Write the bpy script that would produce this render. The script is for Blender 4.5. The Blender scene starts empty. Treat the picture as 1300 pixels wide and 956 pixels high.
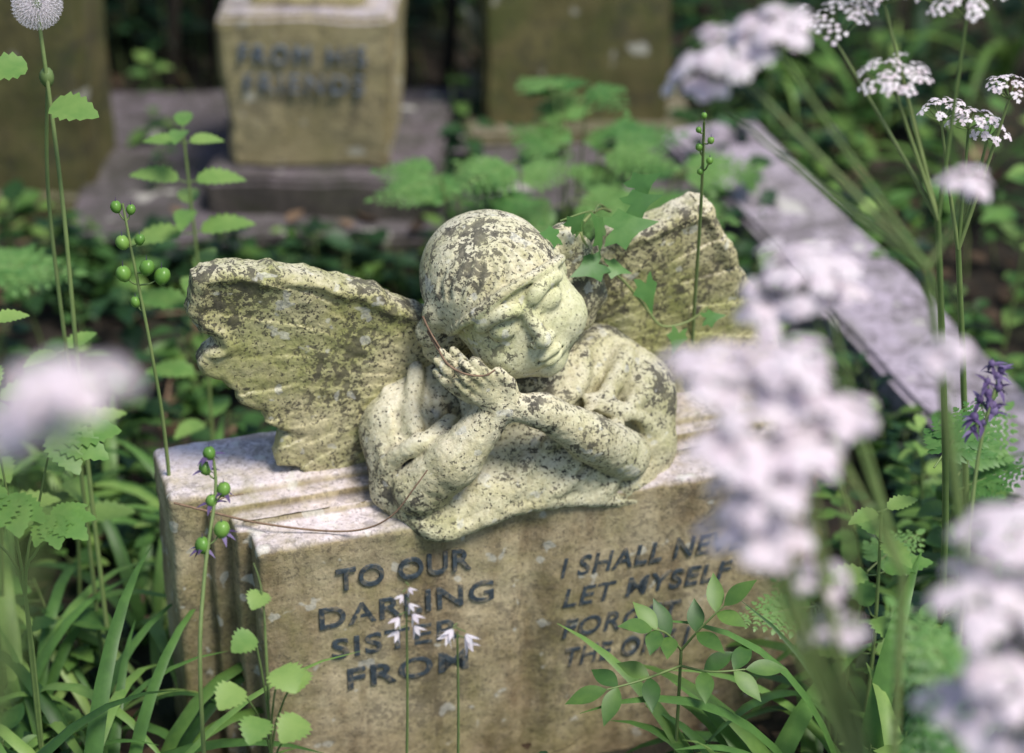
import bpy, math, random
import numpy as np
from mathutils import Vector, Matrix
random.seed(7); np.random.seed(7)
R=random.random
def U(a,b): return a+(b-a)*random.random()
scene=bpy.context.scene
COL=scene.collection

# ------------------------------------------------------------------ materials
def newmat(name):
    m=bpy.data.materials.new(name); m.use_nodes=True
    nt=m.node_tree; nt.nodes.clear()
    return m,nt,nt.nodes,nt.links
def noise(N,Lk,vec,scale,detail=4,rough=.6,dist=0):
    n=N.new('ShaderNodeTexNoise'); n.inputs['Scale'].default_value=scale
    n.inputs['Detail'].default_value=detail; n.inputs['Roughness'].default_value=rough
    n.inputs['Distortion'].default_value=dist
    Lk.new(vec,n.inputs['Vector']); return n.outputs['Fac']
def ramp(N,Lk,fac,stops):
    r=N.new('ShaderNodeValToRGB'); e=r.color_ramp.elements
    while len(e)<len(stops): e.new(.5)
    for i,(p,c) in enumerate(stops):
        e[i].position=p; e[i].color=(c[0],c[1],c[2],1) if not isinstance(c,(int,float)) else (c,c,c,1)
    Lk.new(fac,r.inputs['Fac']); return r.outputs['Color']
def mix(N,Lk,fac,a,b,mode='MIX'):
    m=N.new('ShaderNodeMix'); m.data_type='RGBA'; m.blend_type=mode
    for s,v in ((m.inputs[0],fac),(m.inputs[6],a),(m.inputs[7],b)):
        if isinstance(v,(int,float)): s.default_value=v
        elif isinstance(v,tuple): s.default_value=(v[0],v[1],v[2],1)
        else: Lk.new(v,s)
    return m.outputs[2]
def math_(N,Lk,op,a,b=0.,clamp=False):
    m=N.new('ShaderNodeMath'); m.operation=op; m.use_clamp=clamp
    for s,v in ((m.inputs[0],a),(m.inputs[1],b)):
        if isinstance(v,(int,float)): s.default_value=v
        else: Lk.new(v,s)
    return m.outputs[0]
def stone_mat(name,c_light,c_mid,c_dark,green=(.13,.16,.035),green_amt=.5,spots=.5,spot_scale=70.,top=(.5,.47,.5),top_amt=.6,bump=.5,fine=1.,spot_bias=0.,streak=0.,cav=.8):
    m,nt,N,Lk=newmat(name)
    tc=N.new('ShaderNodeTexCoord'); V=tc.outputs['Object']
    geo=N.new('ShaderNodeNewGeometry')
    n1=noise(N,Lk,V,9*fine,6,.65,.4); n2=noise(N,Lk,V,35*fine,6,.7); n3=noise(N,Lk,V,260*fine,3,.7)
    base=ramp(N,Lk,n1,[(.3,c_dark),(.48,c_mid),(.68,c_light)])
    base=mix(N,Lk,ramp(N,Lk,n2,[(.35,0.),(.7,.75)]),base,c_light)
    if streak>0:
        mp=N.new('ShaderNodeMapping'); mp.inputs['Scale'].default_value=(1,1,.22); Lk.new(V,mp.inputs['Vector'])
        st=noise(N,Lk,mp.outputs[0],26,5,.65,.2)
        base=mix(N,Lk,ramp(N,Lk,st,[(.42,0.),(.66,streak)]),base,(.13,.085,.045))
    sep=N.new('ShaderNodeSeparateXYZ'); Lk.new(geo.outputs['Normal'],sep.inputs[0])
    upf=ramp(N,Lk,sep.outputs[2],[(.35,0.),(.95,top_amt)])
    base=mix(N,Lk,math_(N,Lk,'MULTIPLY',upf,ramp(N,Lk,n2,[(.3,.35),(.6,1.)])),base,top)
    g=noise(N,Lk,V,6*fine,5,.65,.6)
    gm=math_(N,Lk,'MULTIPLY',ramp(N,Lk,g,[(.42,0.),(.60,1.)]),green_amt)
    base=mix(N,Lk,math_(N,Lk,'MULTIPLY',gm,ramp(N,Lk,n2,[(.3,1.),(.7,.35)])),base,green)
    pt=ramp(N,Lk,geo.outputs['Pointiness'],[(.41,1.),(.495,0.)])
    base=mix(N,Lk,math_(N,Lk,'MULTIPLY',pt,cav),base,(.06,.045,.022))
    s1=noise(N,Lk,V,spot_scale,5,.65,.3); cl=noise(N,Lk,V,11*fine,3,.6)
    clm=math_(N,Lk,'SUBTRACT',cl,.5)
    sp=ramp(N,Lk,math_(N,Lk,'ADD',s1,math_(N,Lk,'MULTIPLY',clm,.7)),[(.58-spot_bias,0.),(.615-spot_bias,1.)])
    s2=noise(N,Lk,V,spot_scale*3.,3,.6); sp2=ramp(N,Lk,math_(N,Lk,'ADD',s2,math_(N,Lk,'MULTIPLY',clm,.35)),[(.575-spot_bias,0.),(.61-spot_bias,1.)])
    spa=math_(N,Lk,'MULTIPLY',math_(N,Lk,'MAXIMUM',sp,sp2),math_(N,Lk,'MULTIPLY',ramp(N,Lk,n2,[(.3,.6),(.6,1.)]),spots))
    base=mix(N,Lk,spa,base,(.042,.038,.034))
    s4=noise(N,Lk,V,spot_scale*.55,2,.5,.2); sp4=math_(N,Lk,'MULTIPLY',ramp(N,Lk,s4,[(.65,0.),(.68,1.)]),.5)
    base=mix(N,Lk,sp4,base,(.58,.57,.50))
    base=mix(N,Lk,.4,base,ramp(N,Lk,n3,[(.25,.22),(.7,.82)]),'OVERLAY')
    p=N.new('ShaderNodeBsdfPrincipled'); Lk.new(base,p.inputs['Base Color'])
    p.inputs['Roughness'].default_value=.9; p.inputs['Specular IOR Level'].default_value=.25
    h=math_(N,Lk,'ADD',math_(N,Lk,'MULTIPLY',n3,.45),math_(N,Lk,'ADD',n2,math_(N,Lk,'MULTIPLY',spa,-.3)))
    b=N.new('ShaderNodeBump'); b.inputs['Strength'].default_value=bump; b.inputs['Distance'].default_value=.004
    Lk.new(h,b.inputs['Height']); Lk.new(b.outputs[0],p.inputs['Normal'])
    o=N.new('ShaderNodeOutputMaterial'); Lk.new(p.outputs[0],o.inputs[0])
    return m
def plain(name,col,rough=.8,var=.3,scale=40.,bump=.3,fade=None):
    m,nt,N,Lk=newmat(name)
    tc=N.new('ShaderNodeTexCoord'); n=noise(N,Lk,tc.outputs['Object'],scale,5,.65)
    a=tuple(c*(1-var) for c in col); b_=tuple(min(1,c*(1+var)) for c in col)
    c=ramp(N,Lk,n,[(.3,a),(.7,b_)])
    if fade: c=mix(N,Lk,ramp(N,Lk,noise(N,Lk,tc.outputs['Object'],scale*.7,5,.7),[(.5,0.),(.64,.75)]),c,fade)
    p=N.new('ShaderNodeBsdfPrincipled'); Lk.new(c,p.inputs['Base Color']); p.inputs['Roughness'].default_value=rough
    p.inputs['Specular IOR Level'].default_value=.3
    b=N.new('ShaderNodeBump'); b.inputs['Strength'].default_value=bump; b.inputs['Distance'].default_value=.003
    Lk.new(n,b.inputs['Height']); Lk.new(b.outputs[0],p.inputs['Normal'])
    o=N.new('ShaderNodeOutputMaterial'); Lk.new(p.outputs[0],o.inputs[0]); return m
def leafmat(name,dark,mid,light,trans=.3,rough=.45):
    m,nt,N,Lk=newmat(name)
    at=N.new('ShaderNodeAttribute'); at.attribute_name='rnd'
    tc=N.new('ShaderNodeTexCoord'); n=noise(N,Lk,tc.outputs['Object'],60,3,.6)
    f=math_(N,Lk,'ADD',at.outputs['Fac'],math_(N,Lk,'MULTIPLY',math_(N,Lk,'SUBTRACT',n,.5),.6))
    c=ramp(N,Lk,f,[(.0,dark),(.5,mid),(1.,light)])
    p=N.new('ShaderNodeBsdfPrincipled'); Lk.new(c,p.inputs['Base Color']); p.inputs['Roughness'].default_value=rough
    p.inputs['Specular IOR Level'].default_value=.4
    t=N.new('ShaderNodeBsdfTranslucent'); Lk.new(mix(N,Lk,.5,c,light),t.inputs['Color'])
    ms=N.new('ShaderNodeMixShader'); ms.inputs[0].default_value=trans
    Lk.new(p.outputs[0],ms.inputs[1]); Lk.new(t.outputs[0],ms.inputs[2])
    o=N.new('ShaderNodeOutputMaterial'); Lk.new(ms.outputs[0],o.inputs[0]); return m

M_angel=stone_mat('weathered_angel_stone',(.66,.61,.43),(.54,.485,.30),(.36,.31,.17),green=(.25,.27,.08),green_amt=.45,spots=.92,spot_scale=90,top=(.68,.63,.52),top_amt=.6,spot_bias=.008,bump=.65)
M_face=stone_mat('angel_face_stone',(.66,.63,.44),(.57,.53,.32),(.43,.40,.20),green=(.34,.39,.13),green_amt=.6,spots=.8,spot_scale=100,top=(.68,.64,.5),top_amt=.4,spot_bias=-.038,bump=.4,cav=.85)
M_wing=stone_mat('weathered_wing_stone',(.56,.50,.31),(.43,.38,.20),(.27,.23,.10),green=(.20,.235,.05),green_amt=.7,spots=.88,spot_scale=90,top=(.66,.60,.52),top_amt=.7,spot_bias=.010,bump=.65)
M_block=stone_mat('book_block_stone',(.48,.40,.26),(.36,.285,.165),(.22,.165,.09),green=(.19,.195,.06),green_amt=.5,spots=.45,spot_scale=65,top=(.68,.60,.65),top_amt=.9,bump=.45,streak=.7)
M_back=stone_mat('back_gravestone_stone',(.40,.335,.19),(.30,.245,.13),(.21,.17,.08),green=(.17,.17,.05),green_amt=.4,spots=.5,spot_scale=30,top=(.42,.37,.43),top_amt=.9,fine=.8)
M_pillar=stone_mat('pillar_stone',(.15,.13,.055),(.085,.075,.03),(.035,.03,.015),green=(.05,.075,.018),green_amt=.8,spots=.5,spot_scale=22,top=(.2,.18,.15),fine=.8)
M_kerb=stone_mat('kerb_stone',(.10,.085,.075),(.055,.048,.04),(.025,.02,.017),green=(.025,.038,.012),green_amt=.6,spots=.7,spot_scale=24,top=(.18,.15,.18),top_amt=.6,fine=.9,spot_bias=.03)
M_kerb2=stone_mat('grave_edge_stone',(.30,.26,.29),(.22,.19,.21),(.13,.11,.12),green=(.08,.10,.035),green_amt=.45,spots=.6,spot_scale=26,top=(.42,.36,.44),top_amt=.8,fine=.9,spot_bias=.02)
M_letter=plain('lead_letter',(.05,.065,.078),.6,.5,120,.3,(.26,.22,.15))
M_letter2=plain('faded_letter',(.12,.15,.19),.7,.3,90,.3,(.25,.22,.16))
M_leafA=leafmat('leaf_mid_green',(.015,.045,.012),(.05,.125,.028),(.15,.26,.055))
M_leafB=leafmat('leaf_bright_green',(.05,.12,.03),(.125,.26,.06),(.27,.40,.11),.35)
M_leafD=leafmat('leaf_dark_green',(.004,.013,.007),(.012,.038,.015),(.035,.09,.03),.2)
M_leafF=leafmat('leaf_fern_green',(.04,.12,.035),(.09,.22,.055),(.19,.34,.10),.35)
M_stem=leafmat('stem_green',(.06,.11,.03),(.15,.22,.07),(.26,.31,.12),.1,.5)
M_pod=leafmat('seed_pod_green',(.07,.18,.03),(.14,.30,.05),(.22,.38,.08),.15,.35)
M_petal=leafmat('white_petal',(.84,.70,.77),(.88,.79,.84),(.89,.84,.86),.4,.6)
M_purple=leafmat('faded_purple_petal',(.06,.035,.10),(.13,.085,.21),(.22,.17,.32),.25,.6)
M_brown=leafmat('dead_leaf_brown',(.03,.018,.01),(.09,.055,.03),(.2,.13,.08),.1,.7)
M_twig=plain('twig_bark',(.20,.13,.085),.8,.4,120)
M_bark=plain('branch_bark',(.03,.024,.017),.9,.4,30)

def ground_mat():
    m,nt,N,Lk=newmat('woodland_soil')
    tc=N.new('ShaderNodeTexCoord'); V=tc.outputs['Object']
    n1=noise(N,Lk,V,3,6,.7); n2=noise(N,Lk,V,40,6,.7)
    c=ramp(N,Lk,n2,[(.3,(.010,.008,.005)),(.55,(.035,.025,.016)),(.75,(.08,.055,.035))])
    c=mix(N,Lk,ramp(N,Lk,n1,[(.45,0.),(.6,.7)]),c,(.02,.035,.01))
    p=N.new('ShaderNodeBsdfPrincipled'); Lk.new(c,p.inputs['Base Color']); p.inputs['Roughness'].default_value=.95
    b=N.new('ShaderNodeBump'); b.inputs['Strength'].default_value=1; b.inputs['Distance'].default_value=.02
    Lk.new(n2,b.inputs['Height']); Lk.new(b.outputs[0],p.inputs['Normal'])
    o=N.new('ShaderNodeOutputMaterial'); Lk.new(p.outputs[0],o.inputs[0]); return m
M_ground=ground_mat()

# ------------------------------------------------------------------ numpy noise + SDF
LAT=np.random.RandomState(3).rand(64,64,64).astype(np.float32)
def vnoise(P,s,off=0.):
    Q=P*s+off+1000.; i=np.floor(Q).astype(int); f=Q-i; f=f*f*(3-2*f)
    def g(a,b,c): return LAT[(i[:,0]+a)%64,(i[:,1]+b)%64,(i[:,2]+c)%64]
    x,y,z=f[:,0],f[:,1],f[:,2]
    c0=(g(0,0,0)*(1-x)+g(1,0,0)*x)*(1-y)+(g(0,1,0)*(1-x)+g(1,1,0)*x)*y
    c1=(g(0,0,1)*(1-x)+g(1,0,1)*x)*(1-y)+(g(0,1,1)*(1-x)+g(1,1,1)*x)*y
    return (c0*(1-z)+c1*z)*2-1
def smin(a,b,k):
    h=np.clip(.5+.5*(b-a)/k,0,1); return b*(1-h)+a*h-k*h*(1-h)
class Field:
    def __init__(s,lo,hi,h):
        s.lo=np.array(lo,float); s.h=h
        s.ax=[np.arange(lo[i],hi[i]+h,h,dtype=np.float32) for i in range(3)]
        s.D=np.full([len(a) for a in s.ax],.5,np.float32)
    def sub(s,lo,hi):
        sl=[]
        for i in range(3):
            a=max(0,int((lo[i]-s.lo[i])/s.h)); b=min(len(s.ax[i]),int((hi[i]-s.lo[i])/s.h)+2)
            if b<=a: return None
            sl.append(slice(a,b))
        X=s.ax[0][sl[0]][:,None,None];Y=s.ax[1][sl[1]][None,:,None];Z=s.ax[2][sl[2]][None,None,:]
        return tuple(sl),X,Y,Z
    def put(s,sl,d,k,cut=False):
        a=s.D[sl]
        s.D[sl]=-smin(-a,d,k) if cut else smin(a,d,k)
    def cone(s,a,b,ra,rb,k=.006,cut=False):
        a=np.array(a,float);b=np.array(b,float);m=max(ra,rb)+max(k,.004)*1.3+s.h*2
        r=s.sub(np.minimum(a,b)-m,np.maximum(a,b)+m)
        if r is None: return
        sl,X,Y,Z=r; ab=b-a; L=float(ab@ab)+1e-9
        t=np.clip(((X-a[0])*ab[0]+(Y-a[1])*ab[1]+(Z-a[2])*ab[2])/L,0,1)
        d=np.sqrt((X-a[0]-t*ab[0])**2+(Y-a[1]-t*ab[1])**2+(Z-a[2]-t*ab[2])**2)-(ra+(rb-ra)*t)
        s.put(sl,d,k,cut)
    def line(s,pts,r0,r1,k=.005,cut=False):
        n=len(pts)-1
        P=[np.array(p,float) for p in pts]; out=[]
        for i in range(n):
            p0=P[max(0,i-1)];p1=P[i];p2=P[i+1];p3=P[min(n,i+2)]
            for j in range(4):
                t=j/4; out.append(.5*((2*p1)+(-p0+p2)*t+(2*p0-5*p1+4*p2-p3)*t*t+(-p0+3*p1-3*p2+p3)*t**3))
        out.append(P[-1]); m=len(out)-1
        for i in range(m):
            f0=i/m;f1=(i+1)/m
            rr=lambda f: r0+(r1-r0)*f
            s.cone(out[i],out[i+1],rr(f0),rr(f1),k,cut)
    def ell(s,c,r,Rm=None,k=.008,cut=False,clip=None):
        c=np.array(c,float); r=np.array(r,float); m=r.max()+max(k,.004)*1.6+s.h*2
        q=s.sub(c-m,c+m)
        if q is None: return
        sl,X,Y,Z=q; x=X-c[0];y=Y-c[1];z=Z-c[2]
        if Rm is not None:
            x,y,z=(Rm[0][0]*x+Rm[0][1]*y+Rm[0][2]*z, Rm[1][0]*x+Rm[1][1]*y+Rm[1][2]*z, Rm[2][0]*x+Rm[2][1]*y+Rm[2][2]*z)
        k0=np.sqrt((x/r[0])**2+(y/r[1])**2+(z/r[2])**2); k1=np.sqrt((x/r[0]**2)**2+(y/r[1]**2)**2+(z/r[2]**2)**2)+1e-6
        d=k0*(k0-1)/k1
        if clip is not None:
            n,p=clip; d=np.maximum(d,-(n[0]*(X-p[0])+n[1]*(Y-p[1])+n[2]*(Z-p[2])))
        s.put(sl,d.astype(np.float32),k,cut)
    def box(s,lo,hi,rd=.006,k=.002,cut=False):
        c=[(lo[i]+hi[i])/2 for i in range(3)]; e=[(hi[i]-lo[i])/2-rd for i in range(3)]
        m=.02; q=s.sub(np.array(lo)-m,np.array(hi)+m)
        if q is None: return
        sl,X,Y,Z=q
        x=np.abs(X-c[0])-e[0];y=np.abs(Y-c[1])-e[1];z=np.abs(Z-c[2])-e[2]
        d=np.sqrt(np.maximum(x,0)**2+np.maximum(y,0)**2+np.maximum(z,0)**2)+np.minimum(np.maximum(np.maximum(x,y),z),0)-rd
        s.put(sl,d,k,cut)
    def mesh(s,name,mat,disp=((.0012,60.),(.0006,180.))):
        D=s.D; D[0]=D[-1]=.5; D[:,0]=D[:,-1]=.5; D[:,:,0]=D[:,:,-1]=.5
        ins=D<0; n=[d-1 for d in D.shape]
        cnt=np.zeros(n,np.int8)
        cs=[(a,b,c) for a in(0,1) for b in(0,1) for c in(0,1)]
        for a,b,c in cs: cnt+=ins[a:a+n[0],b:b+n[1],c:c+n[2]]
        act=np.argwhere((cnt>0)&(cnt<8)); idx=np.full(n,-1,np.int64)
        idx[act[:,0],act[:,1],act[:,2]]=np.arange(len(act))
        acc=np.zeros((len(act),3));w=np.zeros(len(act))
        for a in cs:
            for ax in range(3):
                if a[ax]==1: continue
                b=list(a); b[ax]=1
                d0=D[act[:,0]+a[0],act[:,1]+a[1],act[:,2]+a[2]]; d1=D[act[:,0]+b[0],act[:,1]+b[1],act[:,2]+b[2]]
                cr=(d0<0)!=(d1<0); t=np.where(cr,d0/(d0-d1+1e-12),0)
                p=np.tile(np.array(a,float),(len(act),1)); p[:,ax]+=t
                acc+=p*cr[:,None]; w+=cr
        Vt=(act+acc/w[:,None])*s.h+s.lo
        F=[]
        for ax in range(3):
            o=[0,1,2]; o.remove(ax); u,v=o
            A=[slice(None)]*3;B=[slice(None)]*3; A[ax]=slice(0,-1);B[ax]=slice(1,None)
            i0=ins[tuple(A)]; i1=ins[tuple(B)]; e=np.argwhere(i0!=i1)
            e=e[(e[:,u]>0)&(e[:,v]>0)&(e[:,u]<D.shape[u]-1)&(e[:,v]<D.shape[v]-1)]
            sgn=i0[e[:,0],e[:,1],e[:,2]]
            def c(du,dv):
                q=e.copy(); q[:,u]-=du; q[:,v]-=dv; return idx[q[:,0],q[:,1],q[:,2]]
            quad=np.stack([c(1,1),c(0,1),c(0,0),c(1,0)],1)
            flip=(sgn if ax!=1 else ~sgn)
            quad=np.where(flip[:,None],quad,quad[:,::-1]); F.append(quad)
        F=np.concatenate(F)
        me=bpy.data.meshes.new(name); me.from_pydata(Vt.tolist(),[],F.tolist()); me.update()
        nv=len(me.vertices); no=np.empty(nv*3,np.float32); me.vertices.foreach_get('normal',no); no=no.reshape(-1,3)
        dsp=np.zeros(nv)
        for a,sc in disp: dsp+=a*vnoise(Vt,sc,sc*.37)
        s.V0=Vt; s.F0=F
        Vt=Vt+no*dsp[:,None]
        me.vertices.foreach_set('co',Vt.astype(np.float32).ravel())
        me.polygons.foreach_set('use_smooth',[True]*len(me.polygons)); me.update()
        me.materials.append(mat)
        ob=bpy.data.objects.new(name,me); COL.objects.link(ob); return ob

# ================================================================== ANGEL GRAVESTONE
grave=bpy.data.objects.new('angel_gravestone',None); COL.objects.link(grave)
grave.location=(-.02,.078,0); grave.rotation_euler=(0,0,math.radians(17))
def child(o,p=grave): o.parent=p; return o

Fb=Field((-.40,-.17,-.06),(.40,.09,.37),.003)
Fb.box((-.375,-.05,-.05),(.37,.062,.34),.007)
Fb.box((-.335,-.066,-.05),(.335,-.03,.331),.004)
Fb.box((-.315,-.100,-.05),(.315,-.03,.321),.004)
Fb.box((-.300,-.140,-.05),(.300,-.06,.318),.005)
Fb.box((-.306,-.094,-.02),(.306,-.088,.327),.002)
Fb.box((-.32,-.083,.3225),(.32,-.079,.34),.001,.003,True)
Fb.box((-.38,-.0525,.3375),(.38,-.049,.36),.001,.003,True)
Fb.cone((0,-.150,-.05),(0,-.150,.35),.012,.012,.016,True)
Fb.cone((0,-.141,-.05),(0,-.141,.35),.003,.003,.004,True)
rs=np.random.RandomState(5)
for i in range(80):
    x=rs.uniform(-.3,.3); Fb.ell((x,-.143,.320),(rs.uniform(.003,.014),.006,.0055),k=.004,cut=True)
for i in range(50):
    x=rs.uniform(-.37,.37); Fb.ell((x,-.052,.342),(rs.uniform(.003,.014),.005,.005),k=.004,cut=True)
for i in range(20):
    z=rs.uniform(0,.32); Fb.ell((-.302,-.142,z),(.004,.004,rs.uniform(.004,.014)),k=.004,cut=True)
for i in range(16):
    z=rs.uniform(0,.34); Fb.ell((-.377,-.052,z),(.005,.005,rs.uniform(.004,.014)),k=.004,cut=True)
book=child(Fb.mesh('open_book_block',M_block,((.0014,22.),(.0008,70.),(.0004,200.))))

def inpoly_sd(X,Z,poly):
    P=np.array(poly); n=len(P); d=np.full(np.broadcast(X,Z).shape,1e9); ins=np.zeros(d.shape,bool)
    for i in range(n):
        a=P[i];b=P[(i+1)%n]; e=b-a; wx=X-a[0];wz=Z-a[1]
        t=np.clip((wx*e[0]+wz*e[1])/(e@e),0,1); d=np.minimum(d,(wx-e[0]*t)**2+(wz-e[1]*t)**2)
        c=((a[1]<=Z)!=(b[1]<=Z))&(X<(b[0]-a[0])*(Z-a[1])/(b[1]-a[1]+1e-12)+a[0]); ins^=c
    d=np.sqrt(d); return np.where(ins,-d,d)
def wing(name,poly,side,lyf,th,lo,hi):
    Fw=Field(lo,hi,.002)
    X=Fw.ax[0][:,None];Z=Fw.ax[2][None,:]
    sd=inpoly_sd(X,Z,poly)
    gx,gz=np.broadcast_arrays(X,Z); PP=np.stack([gx.ravel(),0*gx.ravel(),gz.ravel()],1).astype(float)
    wob=(vnoise(PP,28.)*.0035+vnoise(PP,80.)*.0024).reshape(sd.shape); sd=sd+wob
    px,pz=side*.05,.43
    rho=np.sqrt((X-px)**2+(Z-pz)**2); th_=np.arctan2(Z-pz,(X-px)*side)
    wear=np.clip(.6+.75*vnoise(PP,14.,5.).reshape(sd.shape),.15,1)
    nf=10; a=(th_+.75*(rho-.1)+.04*wob*60)/1.9*nf; fr=a-np.floor(a)
    prim=.0032*fr**.7
    ed=.175+.014*np.abs(np.sin(a*math.pi)); ed2=.110+.012*np.abs(np.sin(a*math.pi*1.3+1))
    s1=1/(1+np.exp((rho-ed)/.003)); s2=1/(1+np.exp((rho-ed2)/.003))
    a2=(th_+.3)/1.9*14; fr2=a2-np.floor(a2)
    rel=(prim*(1-s1)+s1*(.0028+.0018*fr2))*wear+s2*.002
    rim=.0055*np.exp(-((sd+.010)/.006)**2)*(Z>.5)
    y0=lyf(X,Z); half=th/2+0*X*Z
    front=(y0-half-rel-rim)[:,None,:]; back=(y0+half)[:,None,:]
    Y=Fw.ax[1][None,:,None]
    dy=np.maximum(front-Y,Y-back); s3=np.broadcast_to(sd[:,None,:],dy.shape)
    r=.006
    qa=np.maximum(dy+r,0);qb=np.maximum(s3+r,0)
    D=np.sqrt(qa*qa+qb*qb)+np.minimum(np.maximum(dy+r,s3+r),0)-r
    Fw.D=D.astype(np.float32)
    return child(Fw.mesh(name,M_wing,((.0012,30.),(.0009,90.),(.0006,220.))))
Lp=[(-.03,.47),(-.077,.508),(-.104,.524),(-.135,.547),(-.166,.563),(-.205,.580),(-.246,.591),(-.285,.600),(-.313,.603),(-.332,.601),(-.342,.594),
    (-.344,.575),(-.349,.560),(-.349,.540),(-.341,.530),(-.324,.520),(-.322,.512),(-.334,.503),(-.340,.490),(-.338,.478),(-.320,.466),(-.313,.455),(-.308,.452),(-.304,.438),(-.286,.424),
    (-.278,.420),(-.276,.408),(-.258,.397),(-.250,.392),(-.262,.378),(-.266,.362),(-.262,.350),(-.248,.348),(-.236,.346),(-.228,.330),(-.21,.32),(-.03,.32)]
Lp=[(x*.965 if x<-.1 else x,z) for x,z in Lp]
wing('left_wing',Lp,-1,lambda X,Z:-.026+.4*(X+.2)**2-.05*(Z-.45)+0*Z,.028,(-.37,-.10,.31),(-.02,.06,.62))
Rp=[(.03,.47),(.077,.500),(.103,.512),(.128,.538),(.140,.552),(.165,.562),(.187,.569),(.210,.577),(.232,.584),(.248,.580),(.256,.568),
    (.262,.548),(.276,.528),(.284,.512),(.290,.492),(.302,.476),(.310,.462),(.306,.448),(.318,.432),(.330,.415),(.328,.400),(.342,.388),(.348,.370),(.344,.350),(.335,.335),(.30,.32),(.03,.32)]
wing('right_wing',Rp,1,lambda X,Z:.018+.4*(X-.2)**2-.05*(Z-.45),.036,(.02,-.05,.31),(.37,.10,.60))

# figure
Fa=Field((-.20,-.21,.26),(.21,.07,.60),.0019)
Fa.ell((.015,-.020,.375),(.135,.060,.075),k=.02)
Fa.ell((.03,-.075,.345),(.115,.065,.055),k=.02)
Fa.ell((.03,-.045,.415),(.085,.050,.040),k=.02)
Fa.cone((.035,-.045,.40),(.022,-.062,.49),.040,.034,.015)
Fa.cone((-.080,-.018,.415),(-.118,-.055,.385),.043,.044,.02)
Fa.cone((-.118,-.055,.385),(-.126,-.085,.355),.044,.038,.02)
Fa.ell((-.118,-.075,.345),(.036,.045,.038),k=.015)
Fa.cone((.115,-.020,.412),(.145,-.055,.385),.043,.044,.02)
Fa.cone((.145,-.055,.385),(.150,-.085,.345),.042,.034,.02)
Fa.cone((-.145,-.095,.335),(-.105,-.125,.316),.020,.024,.015)
Fa.cone((-.105,-.128,.316),(-.040,-.120,.325),.022,.022,.015)
Fa.cone((-.040,-.118,.335),(.060,-.112,.330),.030,.030,.02)
Fa.cone((.060,-.112,.328),(.125,-.110,.310),.026,.022,.015)
Fa.cone((.125,-.110,.310),(.160,-.085,.325),.022,.022,.015)
Fa.cone((.150,-.08,.335),(.120,-.12,.300),.016,.012,.012)
fold=[([(.135,-.055,.44),(.10,-.095,.415),(.055,-.115,.395),(.02,-.13,.385)],.009,.005),
      ([(.155,-.075,.42),(.115,-.11,.395),(.07,-.125,.372),(.03,-.135,.36)],.008,.004),
      ([(.085,-.055,.45),(.07,-.085,.43),(.045,-.10,.415),(.02,-.105,.41)],.008,.006),
      ([(.165,-.045,.415),(.172,-.075,.385),(.165,-.10,.35)],.006,.004),
      ([(-.10,-.045,.455),(-.112,-.075,.43),(-.117,-.105,.405)],.007,.004),
      ([(-.13,-.045,.43),(-.145,-.075,.40),(-.148,-.10,.375)],.007,.005),
      ([(-.05,-.055,.44),(-.055,-.095,.41),(-.07,-.115,.385),(-.085,-.13,.36)],.008,.005),
      ([(0,-.13,.37),(-.02,-.138,.345),(-.05,-.143,.322)],.007,.006),
      ([(.05,-.13,.365),(.045,-.140,.345),(.02,-.143,.330)],.006,.005),
      ([(.10,-.12,.345),(.09,-.135,.325),(.07,-.138,.312)],.007,.005),
      ([(-.145,-.10,.35),(-.132,-.13,.325),(-.105,-.146,.308),(-.07,-.144,.310),(-.045,-.143,.318),(-.01,-.143,.322),(.06,-.138,.316),(.10,-.132,.304),(.13,-.125,.297),(.16,-.105,.312)],.0065,.0065)]
for p,a,b in fold: Fa.line(p,a,b,.009)
grv=[([(.12,-.078,.425),(.08,-.110,.403),(.04,-.128,.388)],.004,.003),([(.14,-.10,.385),(.09,-.13,.362),(.05,-.142,.35)],.004,.003),
     ([(-.085,-.06,.44),(-.09,-.10,.41),(-.10,-.12,.39)],.004,.003),([(-.130,-.075,.43),(-.135,-.10,.405)],.003,.003),
     ([(-.02,-.15,.36),(-.06,-.157,.33)],.003,.003),([(.075,-.14,.36),(.06,-.15,.33)],.003,.003)]
for p,a,b in grv: Fa.line(p,a,b,.006,True)
Fa.line([(-.078,-.100,.415),(-.102,-.118,.410),(-.125,-.118,.402),(-.147,-.105,.378),(-.152,-.098,.350),(-.144,-.108,.325),(-.124,-.130,.313)],.0085,.0085,.006)
Fa.line([(.080,-.098,.412),(.115,-.110,.398),(.143,-.104,.372),(.155,-.102,.345),(.140,-.118,.322),(.112,-.132,.315)],.0085,.008,.006)
Fa.ell((-.112,-.114,.376),(.020,.013,.022),k=.008,cut=True)
Fa.ell((.115,-.112,.374),(.018,.011,.018),k=.008,cut=True)
Fa.cone((-.118,-.122,.352),(-.085,-.140,.392),.031,.028,.004)
Fa.cone((-.085,-.140,.392),(-.040,-.142,.447),.028,.0185,.006)
Fa.cone((.112,-.122,.352),(.062,-.147,.398),.028,.0260,.004)
Fa.cone((.062,-.147,.398),(.006,-.157,.446),.0260,.0175,.006)
Fa.cone((.006,-.157,.446),(-.022,-.151,.452),.0175,.0150,.010)
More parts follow.
